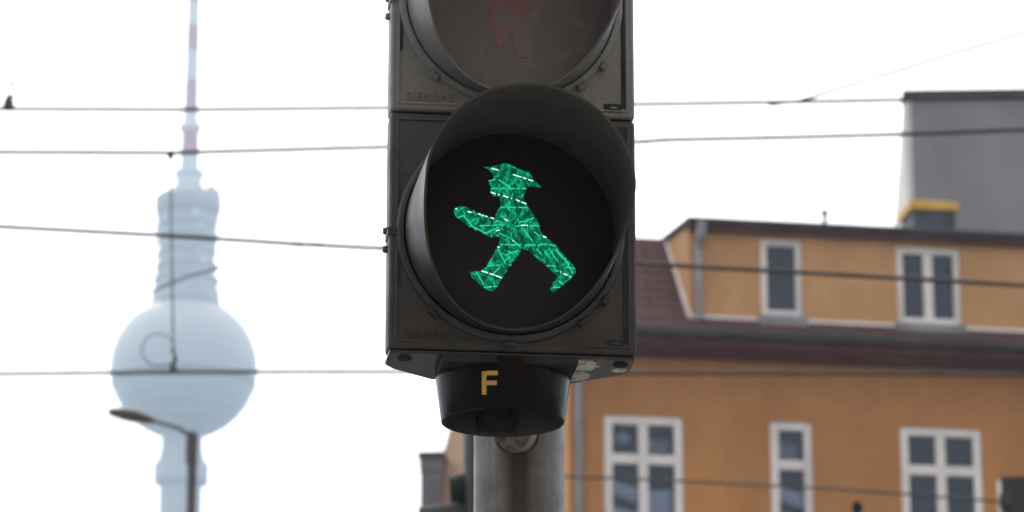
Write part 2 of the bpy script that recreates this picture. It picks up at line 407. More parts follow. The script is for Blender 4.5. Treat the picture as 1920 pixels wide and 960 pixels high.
for nm, y0, y1 in (('near_pavement', -3.5, 5.0), ('far_pavement', 40.2, 50.5)):
    b = MB(); b.box(-160, 160, y0, y1, 0.002, 0.12); tag(b.build(nm, M['paving']), kind='structure')
for y0 in (5.003, 39.998):
    b = MB(); b.box(-160, 160, y0, y0 + 0.198, 0.002, 0.13); tag(b.build('kerb', M['kerb'], bevel=0.01), kind='structure')

# ------------------------------------------------------------------ haze
b = MB(); b.box(-1850, 1850, -950, 2050, -1.0, 384.0)
haze = b.build('haze', [], smooth=0); tag(haze, kind='stuff')
hm = bpy.data.materials.new('haze_air'); hm.use_nodes = True; hn = hm.node_tree.nodes; hn.remove(hn['Principled BSDF'])
pv = hn.new('ShaderNodeVolumePrincipled'); pv.inputs['Color'].default_value = (0.60, 0.80, 1.0, 1)
pv.inputs['Density'].default_value = 0.00052; pv.inputs['Anisotropy'].default_value = 0.25
hm.node_tree.links.new(pv.outputs[0], hn['Material Output'].inputs['Volume'])
haze.data.materials.append(hm)

# ------------------------------------------------------------------ television tower far behind
TP = at(345, 690, 800 * math.cos(PITCH)); TX, TY, TZ = TP
def tz(py, Y=None): return at(345, py, TY).z
pm = 8.43
tower = thing('television_tower', (TX, TY, 0), 'hazy television tower with a round steel sphere on its shaft and a striped mast', 'tower')
cc = (TX, TY)
b = MB(); b.lathe([(16, 0), (11, 12), (8, 35), (6.6, 75), (5.2, 130), (4.55, tz(910)), (4.4, tz(790)), (4.2, tz(700))], 40, cc)
b.build('shaft', M['concrete'], tower)
b = MB(); b.lathe([(4.6, tz(912)), (5.9, tz(906)), (6.0, tz(874)), (5.6, tz(868)), (5.0, tz(866)), (4.7, tz(850)), (4.7, tz(846)), (4.5, tz(844))], 40, cc)
b.build('ring_platform', M['concrete'], tower)
R = 16.2
prof = []
for i in range(41):
    a = -math.pi / 2 + math.pi * i / 40; prof.append((max(0.01, R * math.cos(a)), TZ + R * 0.98 * math.sin(a)))
b = MB(); b.lathe(prof, 60, cc); sph = b.build('sphere', M['sphere'], tower, smooth=60)
b = MB(); b.lathe([(R * .96, TZ - 4.7), (R * .975, TZ - 4.6), (R * .99, TZ - 3.4), (R * .98, TZ - 3.3)], 60, cc)
b.build('window_band', M['tower_glass'], sph)
b = MB()
b.lathe([(7.9, tz(572)), (7.5, tz(562)), (7.5, tz(548)), (6.9, tz(546)), (6.9, tz(532)), (7.3, tz(530)), (7.3, tz(524)), (6.2, tz(521)), (6.2, tz(504)), (6.7, tz(502)), (6.7, tz(497)), (6.1, tz(495)),
         (6.1, tz(478)), (6.6, tz(476)), (6.6, tz(471)), (6.0, tz(469)), (6.0, tz(452)), (6.5, tz(450)), (6.5, tz(446)), (6.0, tz(444)), (6.0, tz(428)), (6.6, tz(426)), (6.6, tz(421)), (6.1, tz(419)), (6.1, tz(403)),
         (7.0, tz(400)), (7.4, tz(395)), (7.4, tz(374)), (6.6, tz(368)), (4.2, tz(364)), (3.4, tz(352))], 40, cc)
b.build('upper_drum', M['concrete'], tower)
b = MB()
for k in range(44):       # little aerials and cabins round the drum
    a = random.uniform(0, 2 * math.pi); z = tz(random.choice((415, 435, 455, 480, 500, 512))); r = 6.3
    Mx = Matrix.Translation((TX, TY, z)) @ Matrix.Rotation(a, 4, 'Z')
    b.box(r - .2, r + random.uniform(.3, 1.1), -.5, .5, -.5, random.uniform(.3, 1.3), M=Mx)
for px_, py_, w in ((403, 358, 1.3), (396, 350, 1.0)):
    p = at(px_, py_, TY); b.box(p.x - w, p.x + w, TY - 1, TY + 1, tz(372), p.z)
b.split_build('aerial', M['tower_white'], tower)
b = MB(); r_, w_ = 1, 0
rows = [(3.1, 352, w_), (2.8, 332, w_), (3.4, 330, w_), (3.4, 323, w_), (2.2, 320, w_), (2.0, 285, r_), (1.9, 247, w_), (2.6, 243, w_), (2.6, 236, w_), (1.7, 230, w_),
        (1.55, 205, r_), (1.5, 152, w_), (1.45, 97, r_), (1.4, 50, w_), (1.35, 5, r_), (1.2, -50, w_), (1.0, -100, r_), (.8, -160, w_), (.5, -230, r_), (.3, -300, w_)]
b.lathe([(r, tz(y)) for r, y, _ in rows], 20, cc, mis=[m for _, _, m in rows][:-1])
b.build('antenna_mast', [M['tower_white'], M['tower_red']], tower)

# ------------------------------------------------------------------ houses
def wall_cells(mb, s0, s1, z0, z1, o0, o1, opens):
    xs = sorted({s0, s1} | {v for q in opens for v in q[:2]}); zs = sorted({z0, z1} | {v for q in opens for v in q[2:]})
    for i in range(len(xs) - 1):
        for j in range(len(zs) - 1):
            cx, cz = (xs[i] + xs[i + 1]) / 2, (zs[j] + zs[j + 1]) / 2
            if any(q[0] < cx < q[1] and q[2] < cz < q[3] for q in opens): continue
            mb.box(xs[i], xs[i + 1], o0, o1, zs[j], zs[j + 1])
def merge_cells(mb):
    """drop faces shared by two neighbouring cells"""
    seen = {}
    for i, f in enumerate(mb.f):
        k = tuple(sorted(tuple(round(c, 4) for c in mb.v[j]) for j in f)); seen.setdefault(k, []).append(i)
    bad = {i for v in seen.values() if len(v) > 1 for i in v}
    mb.f = [f for i, f in enumerate(mb.f) if i not in bad]; mb.mi = [m for i, m in enumerate(mb.mi) if i not in bad]

def window(fr, parent, s0, s1, z0, z1, o, cols, rows, border, mull, curtain=0, label=None, sill=True):
    """s0..z1 outer edge of the white frame; cols x rows panes (rows: list of heights shares)"""
    fm = MB(fr.M)
    pw = ((s1 - s0) - 2 * border - mull * (cols - 1)) / cols
    tot = (z1 - z0) - 2 * border - mull * (len(rows) - 1); hs = [tot * r / sum(rows) for r in rows]
    fm.box(s0, s0 + border, o, o + .09, z0, z1); fm.box(s1 - border, s1, o, o + .09, z0, z1)
    fm.box(s0 + border, s1 - border, o, o + .09, z0, z0 + border); fm.box(s0 + border, s1 - border, o, o + .09, z1 - border, z1)
    for c in range(1, cols):
        x = s0 + border + c * pw + (c - 1) * mull; fm.box(x, x + mull, o + .012, o + .08, z0 + border, z1 - border)
    z = z0 + border; panes = []
    for j, h in enumerate(hs):
        for c in range(cols):
            x = s0 + border + c * (pw + mull); panes.append((x, x + pw, z, z + h))
        if j < len(hs) - 1:
            for c in range(cols):
                x = s0 + border + c * (pw + mull); fm.box(x, x + pw, o + .016, o + .076, z + h, z + h + mull)
        z += h + mull
    w = fm.build('window', M['white'], parent, bevel=0.008, seg=1)
    if label: w['label'] = label
    for (a, c, d, e) in panes:
        g = MB(fr.M); g.box(a - .004, c + .004, o + .045, o + .051, d - .004, e + .004); g.build('pane', M['glass'], w, smooth=20)
    r = MB(fr.M)                       # the room behind, open to the front
    r.box(s0 - .1, s1 + .1, o + 2.2, o + 2.3, z0 - .1, z1 + .1); r.box(s0 - .2, s0 - .1, o + .32, o + 2.3, z0 - .1, z1 + .1)
    r.box(s1 + .1, s1 + .2, o + .32, o + 2.3, z0 - .1, z1 + .1); r.box(s0 - .2, s1 + .2, o + .32, o + 2.3, z0 - .2, z0 - .1); r.box(s0 - .2, s1 + .2, o + .32, o + 2.3, z1 + .1, z1 + .2)
    r.build('room', M['room'], w)
    if curtain:
        def cloth(xa, xb, zt, zbm, yo, amp=.018, n=26):
            """a thin folded cloth; zt(t), zbm(t) give its upper and lower edge along t = 0..1"""
            c_ = MB(fr.M); vs = []; fs = []
            for k in range(n + 1):
                t_ = k / n; xx = xa + (xb - xa) * t_; yy = o + yo + amp * math.sin(k * 1.3) + .3 * amp * math.sin(k * 2.9)
                for zz in (zbm(t_), zt(t_)): vs += [(xx, yy, zz), (xx, yy + .006, zz)]
            for k in range(n):
                q = k * 4; fs += [(q, q + 4, q + 6, q + 2), (q + 1, q + 3, q + 7, q + 5), (q + 2, q + 6, q + 7, q + 3), (q, q + 1, q + 5, q + 4)]
            c_.add(vs, fs); c_.build('curtain', M['curtain'], w, smooth=80)
        zl = panes[0][3]; hh_ = zl - panes[0][2]
        a_, b_ = panes[0][0] - .02, panes[0][1] + .02
        cloth(a_, b_, lambda t: zl - hh_ * (.22 + .10 * t), lambda t: zl - hh_ * (.40 + .14 * t), .12)        # a swag gathered to one side
        cloth(a_, b_, lambda t: zl - hh_ * (.56 + .10 * t), lambda t: panes[0][2] - .02, .16)
        if cols == 2:
            a_, b_ = panes[1][0] - .02, panes[1][1] + .02
            cloth(a_, b_, lambda t: zl - hh_ * (.34 - .03 * t), lambda t: panes[0][2] - .02, .20)
            g = MB(fr.M); p_ = panes[2]; cx_, cz_ = (p_[0] + p_[1]) / 2, p_[2] + (p_[3] - p_[2]) * .62
            g.lathe([(.02, cz_ - .09), (.09, cz_ - .075), (.135, cz_ - .02), (.135, cz_ + .02), (.09, cz_ + .075), (.02, cz_ + .09)], 24, (cx_, o + .27))
            g.tube([(cx_, o + .27, cz_ + .08), (cx_, o + .27, z1 + .1)], .006, 6)
            g.build('paper_lamp', M['white'], w)
        t2 = panes[-1]
        cloth(t2[0] - .02, t2[1] + .02, lambda t: t2[3] - (t2[3] - t2[2]) * .25, lambda t: t2[3] - (t2[3] - t2[2]) * (.62 + .1 * t), .42, .03)
    if sill:
        q = MB(fr.M); q.box(s0 - .05, s1 + .05, o - .09, o + .02, z0 - .05, z0 - .003); q.build('sill', M['zinc'], w, bevel=.006, seg=1)
    return w

OB = at(1070, 800, 52.0); FB = Frame(Vector((OB.x, OB.y, 0)), rad(9.3))
house = thing('orange_house', FB.O, 'orange plastered apartment house with white windows, red tiled mansard and flat dormer', 'building')
S1 = 15.0
zw = FB.px(1500, 684)[1]                                   # top of the main wall
wins = []
for x0, y0, x1, cols, cur in ((1132, 776, 1281, 2, .5), (1443, 789, 1523, 1, .5), (1687, 803, 1840, 2, 0)):
    s0, z1 = FB.px(x0, y0); s1, _ = FB.px(x1, y0); wins.append([s0, s1, z1 - 1.95, z1, cols, cur])
ztop = wins[0][3]
for q in wins: q[3] = ztop; q[2] = ztop - 1.95
sp = (wins[2][0] + wins[2][1]) / 2 - (wins[1][0] + wins[1][1]) / 2
cx = (wins[2][0] + wins[2][1]) / 2
for k in (1, 2, 3):
    wdt = .32 if k % 2 else .6
    wins.append([cx + k * sp * .98 - wdt, cx + k * sp * .98 + wdt, ztop - 1.95, ztop, 1 if k % 2 else 2, 0])
b = MB(FB.M); wall_cells(b, -.02, S1, 0.0, zw + .35, 0, .32, [q[:4] for q in wins]); merge_cells(b)
b.box(-.02, .30, .325, 6, 0, zw + .2); b.box(S1 - .3, S1, .325, 6, 0, zw + .2); b.box(.30, S1 - .3, 5.7, 6, 0, zw + .2)
b.build('wall', M['plaster'], house, smooth=20)
for i, q in enumerate(wins):
    window(FB, house, q[0] + .002, q[1] - .002, q[2] + .002, q[3] - .002, .03, q[4], [2.4, 1.0], .13, .15, q[5],
           label='white window with pale curtains' if q[5] else 'white window with bare dark blue panes')
# eaves
oe = -.5
zs0 = FB.px(1500, 650, oe)[1]
b = MB(FB.M); b.prism([(oe, zs0), (oe + .02, zs0 + .16), (.02, zw + .42), (.02, zw + .02), (-.10, zw - .0), (-.16, zs0 - .10), (oe + .05, zs0 - .05)], -.25, S1 + .2, 'x')
b.build('eave_board', M['maroon'], house, bevel=.012, seg=1)
zg = FB.px(1500, 630, oe - .1)[1]
b = MB(FB.M); pts = []
for k in range(9):
    a = math.pi + math.pi * k / 8; pts.append((oe - .09 + .085 * math.cos(a), zg + .05 + .12 * math.sin(a)))
pts += [(oe - .015, zg + .055), (oe - .165, zg + .055)]
b.prism(pts, -.35, S1 + .3, 'x'); b.build('gutter', M['gutter'], house)
# dormer
od = .12
sc_, ztd = FB.px(1292, 418, od)                            # front left corner of the dormer
zbd = FB.px(1400, 607, od)[1]; zfb = FB.px(1400, 441, od)[1]
om, zm = FB.side(1250, 446, sc_)                           # the cheek's top back corner: mansard break

ztop_r = FB.px(1400, 413, od - .2)[1]
ZR = ztop_r                                                 # dormer roof level
RP = (zm - ZR) / om          # the dormer roof rises gently to the back
print('dormer', sc_, ztd, zbd, om, zm, 'ZR', ZR, 'zw', zw, 'zg', zg)
# mansard: from behind gutter up to the break
b = MB(FB.M)
b.prism([(oe + .02, zg + .06), (.02, zbd - .02), (om, zm - .02), (om + .35, zm + .0), (om + .35, zm - .4), (.35, zbd - .2), (.1, zbd - .3), (oe + .05, zg - .03)], -.22, S1 + .1, 'x')
b.build('mansard_roof', M['tiles'], house)
b = MB(FB.M); b.box(-.2, S1, om + .36, 5.9, zm - .38, zm - .10); b.build('flat_roof', M['felt'], house)
dw = []
for x0, y0, x1, y1, cols in ((1425, 446, 1503, 598, 1), (1680, 461, 1799, 612, 2)):
    a, z1 = FB.px(x0, y0, od); c, _ = FB.px(x1, y0, od); _, z0 = FB.px(x0, y1, od); dw.append([a, c, z0, z1, cols])
for k in (1, 2):
    q = dw[k - 1]; dw.append([q[0] + 2 * (dw[1][0] - dw[0][0]), q[1] + 2 * (dw[1][0] - dw[0][0]), q[2], q[3], q[4]])
b = MB(FB.M); wall_cells(b, sc_, S1 - 1, zbd, ZR - .06, od, od + .28, [q[:4] for q in dw]); merge_cells(b)
b.prism([(od + .281, zbd), (om + .02, zm - .03), (om + .02, zm - .02), (od + .281, ZR + RP * .3 - .065)], sc_, sc_ + .25, 'x')
b.build('dormer_wall', M['plaster_up'], house, smooth=20)
for q in dw:
    window(FB, house, q[0] + .002, q[1] - .002, q[2] + .06, q[3] - .002, od + .03, q[4], [1.0], .10, .15, 0,
           label='narrow single dormer window' if q[4] == 1 else 'double dormer window in white frame')
    s = MB(FB.M); s.prism([(od - .10, q[2] - .12), (od - .11, q[2] - .02), (od + .03, q[2] + .055), (od + .12, q[2] + .055), (od + .12, q[2] - .1)], q[0] - .05, q[1] + .05, 'x')
    s.build('dormer_apron', M['zinc'], house)
b = MB(FB.M)
cuts = sorted((q[0] - .06, q[1] + .06) for q in dw); a = sc_ - .03
for c0, c1 in cuts: b.box(a, c0, od - .035, od - .002, zbd - .02, zbd + .10); a = c1
b.box(a, S1 - 1, od - .035, od - .002, zbd - .02, zbd + .10)
b.prism([(od - .03, zbd - .05), (om + .04, zm - .05), (om + .04, zm + .06), (od - .03, zbd + .14)], sc_ - .05, sc_ - .003, 'x')
b.split_build('white_flashing', M['white'], house, bevel=.005, seg=1)
b = MB(FB.M); b.box(sc_ - .04, S1 - .9, od - .13, od - .004, zfb + .02, ZR - .065); b.build('fascia', M['maroon'], house, bevel=.01, seg=1)
b = MB(FB.M); b.prism([(od - .20, ZR - .06), (od - .20, ZR + .02), (od + 3.2, ZR + .02 + RP * 3.3), (od + 3.2, ZR - .06 + RP * 3.3)], sc_ - .06, S1 - .8, 'x'); b.build('dormer_roof', M['felt'], house, bevel=.012, seg=1)
# downpipes
def pipe(s, o, z0, z1, r, name='downpipe', brackets=2):
    p = MB(FB.M); p.tube([(s, o, z0), (s, o, z1)], r, 14)
    for k in range(brackets):
        z = z0 + (z1 - z0) * (k + .6) / brackets; p.tube([(s, o, z - .03), (s, o, z + .03)], r * 1.25, 14)
    return p.build(name, M['zinc'], house)
s_, _ = FB.px(1086, 800, -.08); pipe(s_, -.08, .1, zs0 - .1, .055, brackets=6)
s_, _ = FB.px(1313, 500, od - .2)
b = MB(FB.M); b.tube([(s_ + .03, od - .22, ZR - .05), (s_ + .02, od - .22, ZR - .32)], .075, 14)
b.tube([(s_ + .02, od - .22, ZR - .32), (s_, od - .10, ZR - .48), (s_, od - .10, zbd + .0)], .055, 14); b.build('downpipe', M['zinc'], house)
# roof furniture
a, z1 = FB.px(1712, 376, 1.6); c, _ = FB.px(1790, 376, 1.6); z0 = ZR + .03
b = MB(FB.M); b.box(a, c, 1.6, 2.3, z0, z1 - .15); ch = b.build('chimney', M['chimney'], house, bevel=.01, seg=1)
b = MB(FB.M); b.box(a - .05, c + .05, 1.55, 2.35, z1 - .15, z1); b.build('cap', M['yellow'], ch, bevel=.01, seg=1)
s_, z1 = FB.px(1546, 394, .6)
b = MB(FB.M); b.tube([(s_, .6, ZR + .02), (s_, .6, z1 - .05)], .035, 12); b.tube([(s_, .6, z1 - .06), (s_, .6, z1)], [.07, .05], 12); b.build('vent_pipe', M['lamp_grey'], house)

# grey clad building behind on the right
OG = at(1699, 300, 66.0); FG = Frame(Vector((OG.x, OG.y, 0)), rad(-2.3))
gb = thing('grey_building', FG.O, 'tall grey clad building with a dark flat coping and a pale slanted side wall', 'building')
zt = FG.px(1700, 184)[1]; zk = FG.side(1665, 415, 0)[1]
zl = FG.px(1700, 415)[1] + .9
b = MB(FG.M); b.prism([(0, 0), (0, zt), (.35, zt), (4.2, zl), (4.2, 0)], .0, .12, 'x'); b.build('side_wall', M['pale_render'], gb)
b = MB(FG.M); b.box(.122, 18, 0, .12, 0, zt - .005); b.prism([(.122, 0), (.122, zt - .02), (.36, zt - .02), (4.2, zl), (4.2, 0)], .13, 18, 'x')
b.build('cladding', M['grey_sheet'], gb, smooth=15)
b = MB(FG.M); b.box(-.03, 18.1, -.10, .45, zt + .002, zt + .14); b.build('coping', M['brown_box'], gb, bevel=.01, seg=1)

# pale house on the left of the post
OP = at(830, 930, 62.0); FP = Frame(Vector((OP.x, OP.y, 0)), rad(-4))
ph = thing('pale_house', FP.O, 'pale orange steep-sided house behind the signal post, with a grey chimney stack', 'building')
s0, z0 = FP.px(799, 960); s1, z1 = FP.px(860, 745); s3, _ = FP.px(1060, 560)
b = MB(FP.M); b.prism([(s0, 0), (s0, z0), (s1, z1), (s1 + .35, z1 + .5), (s3, z1 + .5), (s3, 0)], 0, 7, 'y'); b.build('wall', M['plaster_pale'], ph, smooth=20)
b = MB(FP.M); b.prism([(s1 + .30, z1 + .502), (s3, z1 + .502), (s3, z1 + .56), (s1 + .30, z1 + .56)], -.05, 7.05, 'y'); b.build('roof_edge', M['zinc'], ph)
a, zc = FP.px(789, 848, -.6); c, _ = FP.px(829, 848, -.6)
b = MB(FP.M); b.box(a, c, -.6, -.06, 0, zc - .10); b.box(a - .02, c + .02, -.62, -.04, zc - .34, zc - .10)
ch = b.build('chimney', M['grey_stack'], ph, bevel=.01, seg=1)
b = MB(FP.M); b.box(a - .05, c + .05, -.66, 0, zc - .10, zc); b.build('cap', M['felt'], ch, bevel=.01, seg=1)

# houses across the road behind the camera (seen only in window reflections)
for i, (x, w, h, m) in enumerate(((-34, 20, 17, 'plaster_pale'), (-12, 22, 20, 'grey_stack'), (12, 22, 18, 'plaster_pale'), (36, 20, 16, 'plaster'))):
    t = thing('street_house', (x, -26, 0), ['pale yellow house at the far left across the street', 'grey rendered house across the street',
              'pale rendered house across the street', 'orange rendered house at the far right across the street'][i], 'building', 'houses on the opposite side of the street')
    b = MB(); b.box(x - w / 2 + .05, x + w / 2 - .05, -36, -26, 0, h); b.build('wall', M[m], t)
    b = MB(); b.prism([(-36.4, h), (-31, h + 4), (-25.6, h), (-25.6, h - .2), (-36.4, h - .2)], x - w / 2 - .0, x + w / 2, 'x'); b.build('roof', M['tiles'], t)
    for fl in range(5):
        for k in range(int(w / 2.8)):
            xx = x - w / 2 + 1.7 + k * 2.8
            b = MB(); b.box(xx - .5, xx + .5, -26.0, -25.93, 1.2 + fl * 3.1, 2.9 + fl * 3.1); b.build('window', M['glass_dark'] if 'glass_dark' in M else M['chimney'], t)

# ------------------------------------------------------------------ overhead wires
def ext(p, q, m):     # continue the line p->q by m metres beyond q
    return q + (q - p).normalized() * m
def wire(name, pts, Y, r, label, splices=(), group='overhead wires of the tram line', e0=14, e1=14, cat='wire'):
    P = [at(x, y, Y) for x, y in pts]
    if e0: P = [ext(P[1], P[0], e0)] + P
    if e1: P = P + [ext(P[-2], P[-1], e1)]
    base = P[0]
    b = MB(); b.tube(P, r, 8)
    o = b.build(name, M['wire'], None, origin=base); tag(o, label, cat, group)
    for (xa, ya, xb, yb, rr) in splices:
        s = MB(); A, B = at(xa, ya, Y), at(xb, yb, Y); d = (B - A)
        s.tube([A, A + d * .2, A + d * .8, B], [rr * .5, rr, rr, rr * .5], 8)
        s.build('splice', M['wire'], o)
    return o
wire('overhead_wire', [(0, 204), (360, 205.5), (724, 202), (1190, 195.5), (1485, 191), (1700, 187), (1920, 183)], 20.0, .0130,
     'topmost level wire, carrying the pointed insulator and meeting the grey coping', [(1440, 197, 1470, 193, .010), (1474, 191.5, 1500, 189, .011)])
wire('overhead_wire', [(0, 285), (320, 286.5), (724, 275.5), (1190, 266), (1260, 262), (1500, 257), (1700, 251.5), (1920, 243)], 19.0, .0128,
     'second level wire from the top, crossing the middle of the grey clad wall', [(1197, 267, 1222, 265, .011), (1232, 262.5, 1262, 261, .011)])
wire('overhead_wire', [(0, 425), (300, 441), (575, 458.5), (722, 466), (1195, 494), (1490, 510), (1700, 522), (1920, 535)], 17.5, .0120,
     'thick dark wire sloping down to the right across the dormer windows', [(545, 457, 572, 458.5, .014), (576, 457.5, 612, 459.5, .012)])
wire('overhead_wire', [(0, 701), (325, 697.5), (722, 697), (1150, 699), (1500, 699), (1920, 702)], 22.0, .0130,
     'level wire crossing the tower sphere and running just below the house eaves')
wire('overhead_wire', [(985, 890), (1060, 893), (1280, 902), (1560, 916), (1874, 940)], 24.0, .0085,
     'faint low wire in front of the orange house, ending at the dark brown box', e0=0, e1=0)
wire('stay_wire', [(1497, 189.5), (1920, 60)], 20.0, .0095, 'thin pale stay wire climbing to the upper right corner from the topmost wire', cat='wire', e0=0)
wire('stay_wire', [(284, 546), (292, 543), (350, 519), (408, 503), (418, 501)], 19.0, .0060,
     'thin stay wire rising to the right across the top of the tower sphere', e0=0, e1=0)
# insulator standing on the topmost wire
Y = 20.0; p0 = at(16, 204, Y)
ins = thing('wire_insulator', p0, 'small pointed insulator standing on the topmost wire at the left edge', 'insulator')
b = MB(); q = lambda x, y: at(x, y, Y)
b.tube([q(16, 205), q(16, 196), q(17, 182), q(19, 176)], [.038, .034, .020, .008], 10); b.build('base', M['brown_box'], ins)
b = MB(); b.tube([q(18, 180), q(22, 157), q(23, 122)], .0045, 6); b.tube([q(19, 190), q(28, 178)], .006, 6); b.tube([q(4, 205), q(30, 205)], .009, 8); b.build('rod', M['wire'], ins)
b = MB(); b.tube([q(21, 160), q(21.7, 157), q(22.3, 152)], [.006, .019, .006], 8); b.build('knob', M['wire'], ins)
# hanger with a loop
Y = 19.0; p0 = at(320, 286, Y)
hg = thing('wire_hanger', p0, 'thin vertical hanger on the second wire, with a cable loop by the tower sphere', 'hanger')
b = MB(); b.tube([q2 := at(320, 284, Y), at(320, 292, Y), at(320, 300, Y)], [.024, .02, .007], 10); b.build('clamp', M['wire'], hg)
b = MB(); b.tube([at(320, 298, Y), at(321, 420, Y), at(323, 540, Y), at(325, 660, Y)], .0050, 8); b.build('rod', M['wire'], hg)
b = MB(); cxp, cyp = 297, 656
pts = [(327, 684)] + [(cxp + 31 * math.cos(rad(a)), cyp - 30 * math.sin(rad(a))) for a in range(-60, -331, -15)] + [(327, 648)]
b.tube([at(x, y, Y) for x, y in pts], .0034, 8); b.build('cable_loop', M['wire'], hg)
b = MB(); b.tube([at(324, 652, Y), at(324, 657, Y), at(325, 662, Y)], [.006, .014, .006], 8)
b.tube([at(327, 664, Y), at(329, 676, Y), at(325, 680, Y), at(324, 697, Y)], [.008, .014, .012, .026], 8); b.build('lower_clamp', M['wire'], hg)

# ------------------------------------------------------------------ street lamp
Y = 38.0; pb = at(358, 960, Y)
lx = pb.x
lamp = thing('street_lamp', (lx, Y, 0.0), 'grey street lamp with a flat oval head on a short arm, left of the signal', 'street lamp')
zt_ = at(358, 812, Y).z; zj = at(358, 866, Y).z; ppm = F / (Y / math.cos(PITCH))
b = MB(); b.tube([(lx, Y, 0), (lx, Y, zj)], [.09, .052], 16); b.build('pole', M['lamp_grey'], lamp)
b = MB(); b.tube([(lx - .01, Y, zj - .02), (lx - .01, Y, zt_)], .066, 16); b.build('sleeve', M['lamp_grey'], lamp)
b = MB(); b.tube([at(350, 812, Y), at(335, 803, Y), at(314, 796, Y), at(286, 789, Y)], [.026, .022, .020, .020], 12); b.build('arm', M['lamp_grey'], lamp)
b = MB(); A, B = at(203, 772, Y), at(292, 789, Y); d = B - A; ax = d.normalized(); vs = []; n = 20; rows = 14
for i in range(rows + 1):
    t = i / rows; hw = .155 * math.sin(math.pi * min(1, max(0, t * .93 + .035))) ** .6; hh = .082 * (math.sin(math.pi * (t * .84 + .12)) ** .7)
    c = A + d * t
    for k in range(n):
        w = 2 * math.pi * k / n; v = math.sin(w) * hh; v = v * (1.0 if v > 0 else .75)
        vs.append(c + Vector((0, 1, 0)) * math.cos(w) * hw + Vector((-ax.z, 0, ax.x)) * v)
fs = [(i * n + k, i * n + (k + 1) % n, (i + 1) * n + (k + 1) % n, (i + 1) * n + k) for i in range(rows) for k in range(n)]
fs += [tuple(range(n)), tuple(rows * n + k for k in range(n))]
b.add(vs, fs); b.build('lamp_head', M['lamp_head'], lamp, smooth=60)

# ------------------------------------------------------------------ second signal on a dark green pole behind the post
Y = 12.0; px0 = at(893, 900, Y).x
sg = thing('traffic_signal', (px0, Y, 0.12), 'dark green traffic signal on its own pole, half hidden behind the main post', 'traffic signal')
pr = .045; b = MB(); b.tube([(px0, Y, .12), (px0, Y, at(893, 740, Y).z)], pr, 20); b.build('pole', M['green_paint'], sg)
def hood(cx_px, cy_px, length_px, h_px, tilt, name):
    """a tunnel visor seen from the side: opens to the left"""
    c = at(cx_px, cy_px, Y); k = 1 / (F / (Y / math.cos(PITCH) )); r = h_px * k / 2; L = length_px * k
    b = MB(); n = 28; vs = []
    for j, (fr_, rr) in enumerate(((0, 1), (1, .96), (1, .92), (0, .95))):
        for i in range(n + 1):
            a = rad(-50) + rad(280) * i / n; cut = 1 if math.sin(a) > -.1 else .55
            LL = L * fr_ * (cut if fr_ else 1) * (1 - .12 * (1 - math.sin(a)))
            vs.append((c.x - LL, c.y + math.cos(a) * r * rr, c.z + math.sin(a) * r * rr - LL * math.tan(rad(tilt))))
    fs = []
    for j in range(3):
        for i in range(n): fs.append((j * (n + 1) + i, j * (n + 1) + i + 1, (j + 1) * (n + 1) + i + 1, (j + 1) * (n + 1) + i))
    b.add(vs, fs); return b.build(name, M['signal_dark'], sg, smooth=50)
k = 1 / (F / (Y / math.cos(PITCH)))
hood(874, 938, 32, 104, 12, 'visor'); hood(874, 1035, 88, 190, 6, 'visor')
b = MB(); c = at(876, 935, Y); b.box(c.x - .004, px0 - pr * .3, Y - .10, Y + .10, at(876, 1160, Y).z, at(876, 884, Y).z); b.build('housing', M['green_paint'], sg, bevel=.015)
b = MB(); c = at(876, 868, Y); b.box(c.x - 4 * k, c.x + 6 * k, Y - .02, Y + .02, at(876, 888, Y).z, c.z); b.build('bracket', M['green_paint'], sg, bevel=.004)

# dark box at the right edge and the round-capped rod
Y = 24.0; a = at(1877, 893, Y); c = at(1972, 893, Y)
bx = thing('switch_box', ((a.x + c.x) / 2, Y, 0.0), 'dark brown box on a post with a pale left edge, at the lower right edge', 'box')
b = MB(); b.box(a.x, c.x, Y, Y + .10, a.z - .9, a.z); b.build('box', M['brown_box'], bx, bevel=.004, seg=1)
b = MB(); b.box(a.x - .026, a.x - .001, Y + .005, Y + .03, a.z - .89, a.z - .03); b.build('edge_strip', M['white'], bx)
b = MB(); b.tube([((a.x + c.x) / 2, Y + .171, 0), ((a.x + c.x) / 2, Y + .171, a.z - .1)], .07, 16); b.build('post', M['lamp_grey'], bx)
b = MB(); b.box(a.x - .02, a.x + .05, Y - .03, Y - .001, a.z - .22, a.z - .13); b.build('clamp', M['wire'], bx, bevel=.005)
Y = 30.0; a = at(1607, 951, Y)
rp = thing('capped_post', (a.x, Y, 0.0), 'dark slim post with a small round cap in front of the orange wall, bottom edge', 'post')
b = MB(); b.tube([(a.x, Y, 0), (a.x, Y, a.z - .03)], .028, 12); b.build('post', M['signal_dark'], rp)
b = MB(); b.lathe([(.001, a.z + .05), (.035, a.z + .04), (.05, a.z + .005), (.045, a.z - .03), (.03, a.z - .05)], 20, (a.x, Y)); b.build('cap', M['signal_dark'], rp)

# ------------------------------------------------------------------ THE PEDESTRIAN SIGNAL
H = CAM + ray(958, 436) * 3.75
FH = Frame(H, rad(6.8))
U = .2585                                     # height of one unit
PX, PY = .0075, H.y + .192
sig = thing('pedestrian_signal', (PX, PY, .12), 'large black pedestrian signal on a grey post, its green walking figure lit', 'pedestrian signal')
def loc_px(x, y, yy):                         # pixel -> local (X, Z) on the plane local y = yy
    return FH.px(x, y, yy)

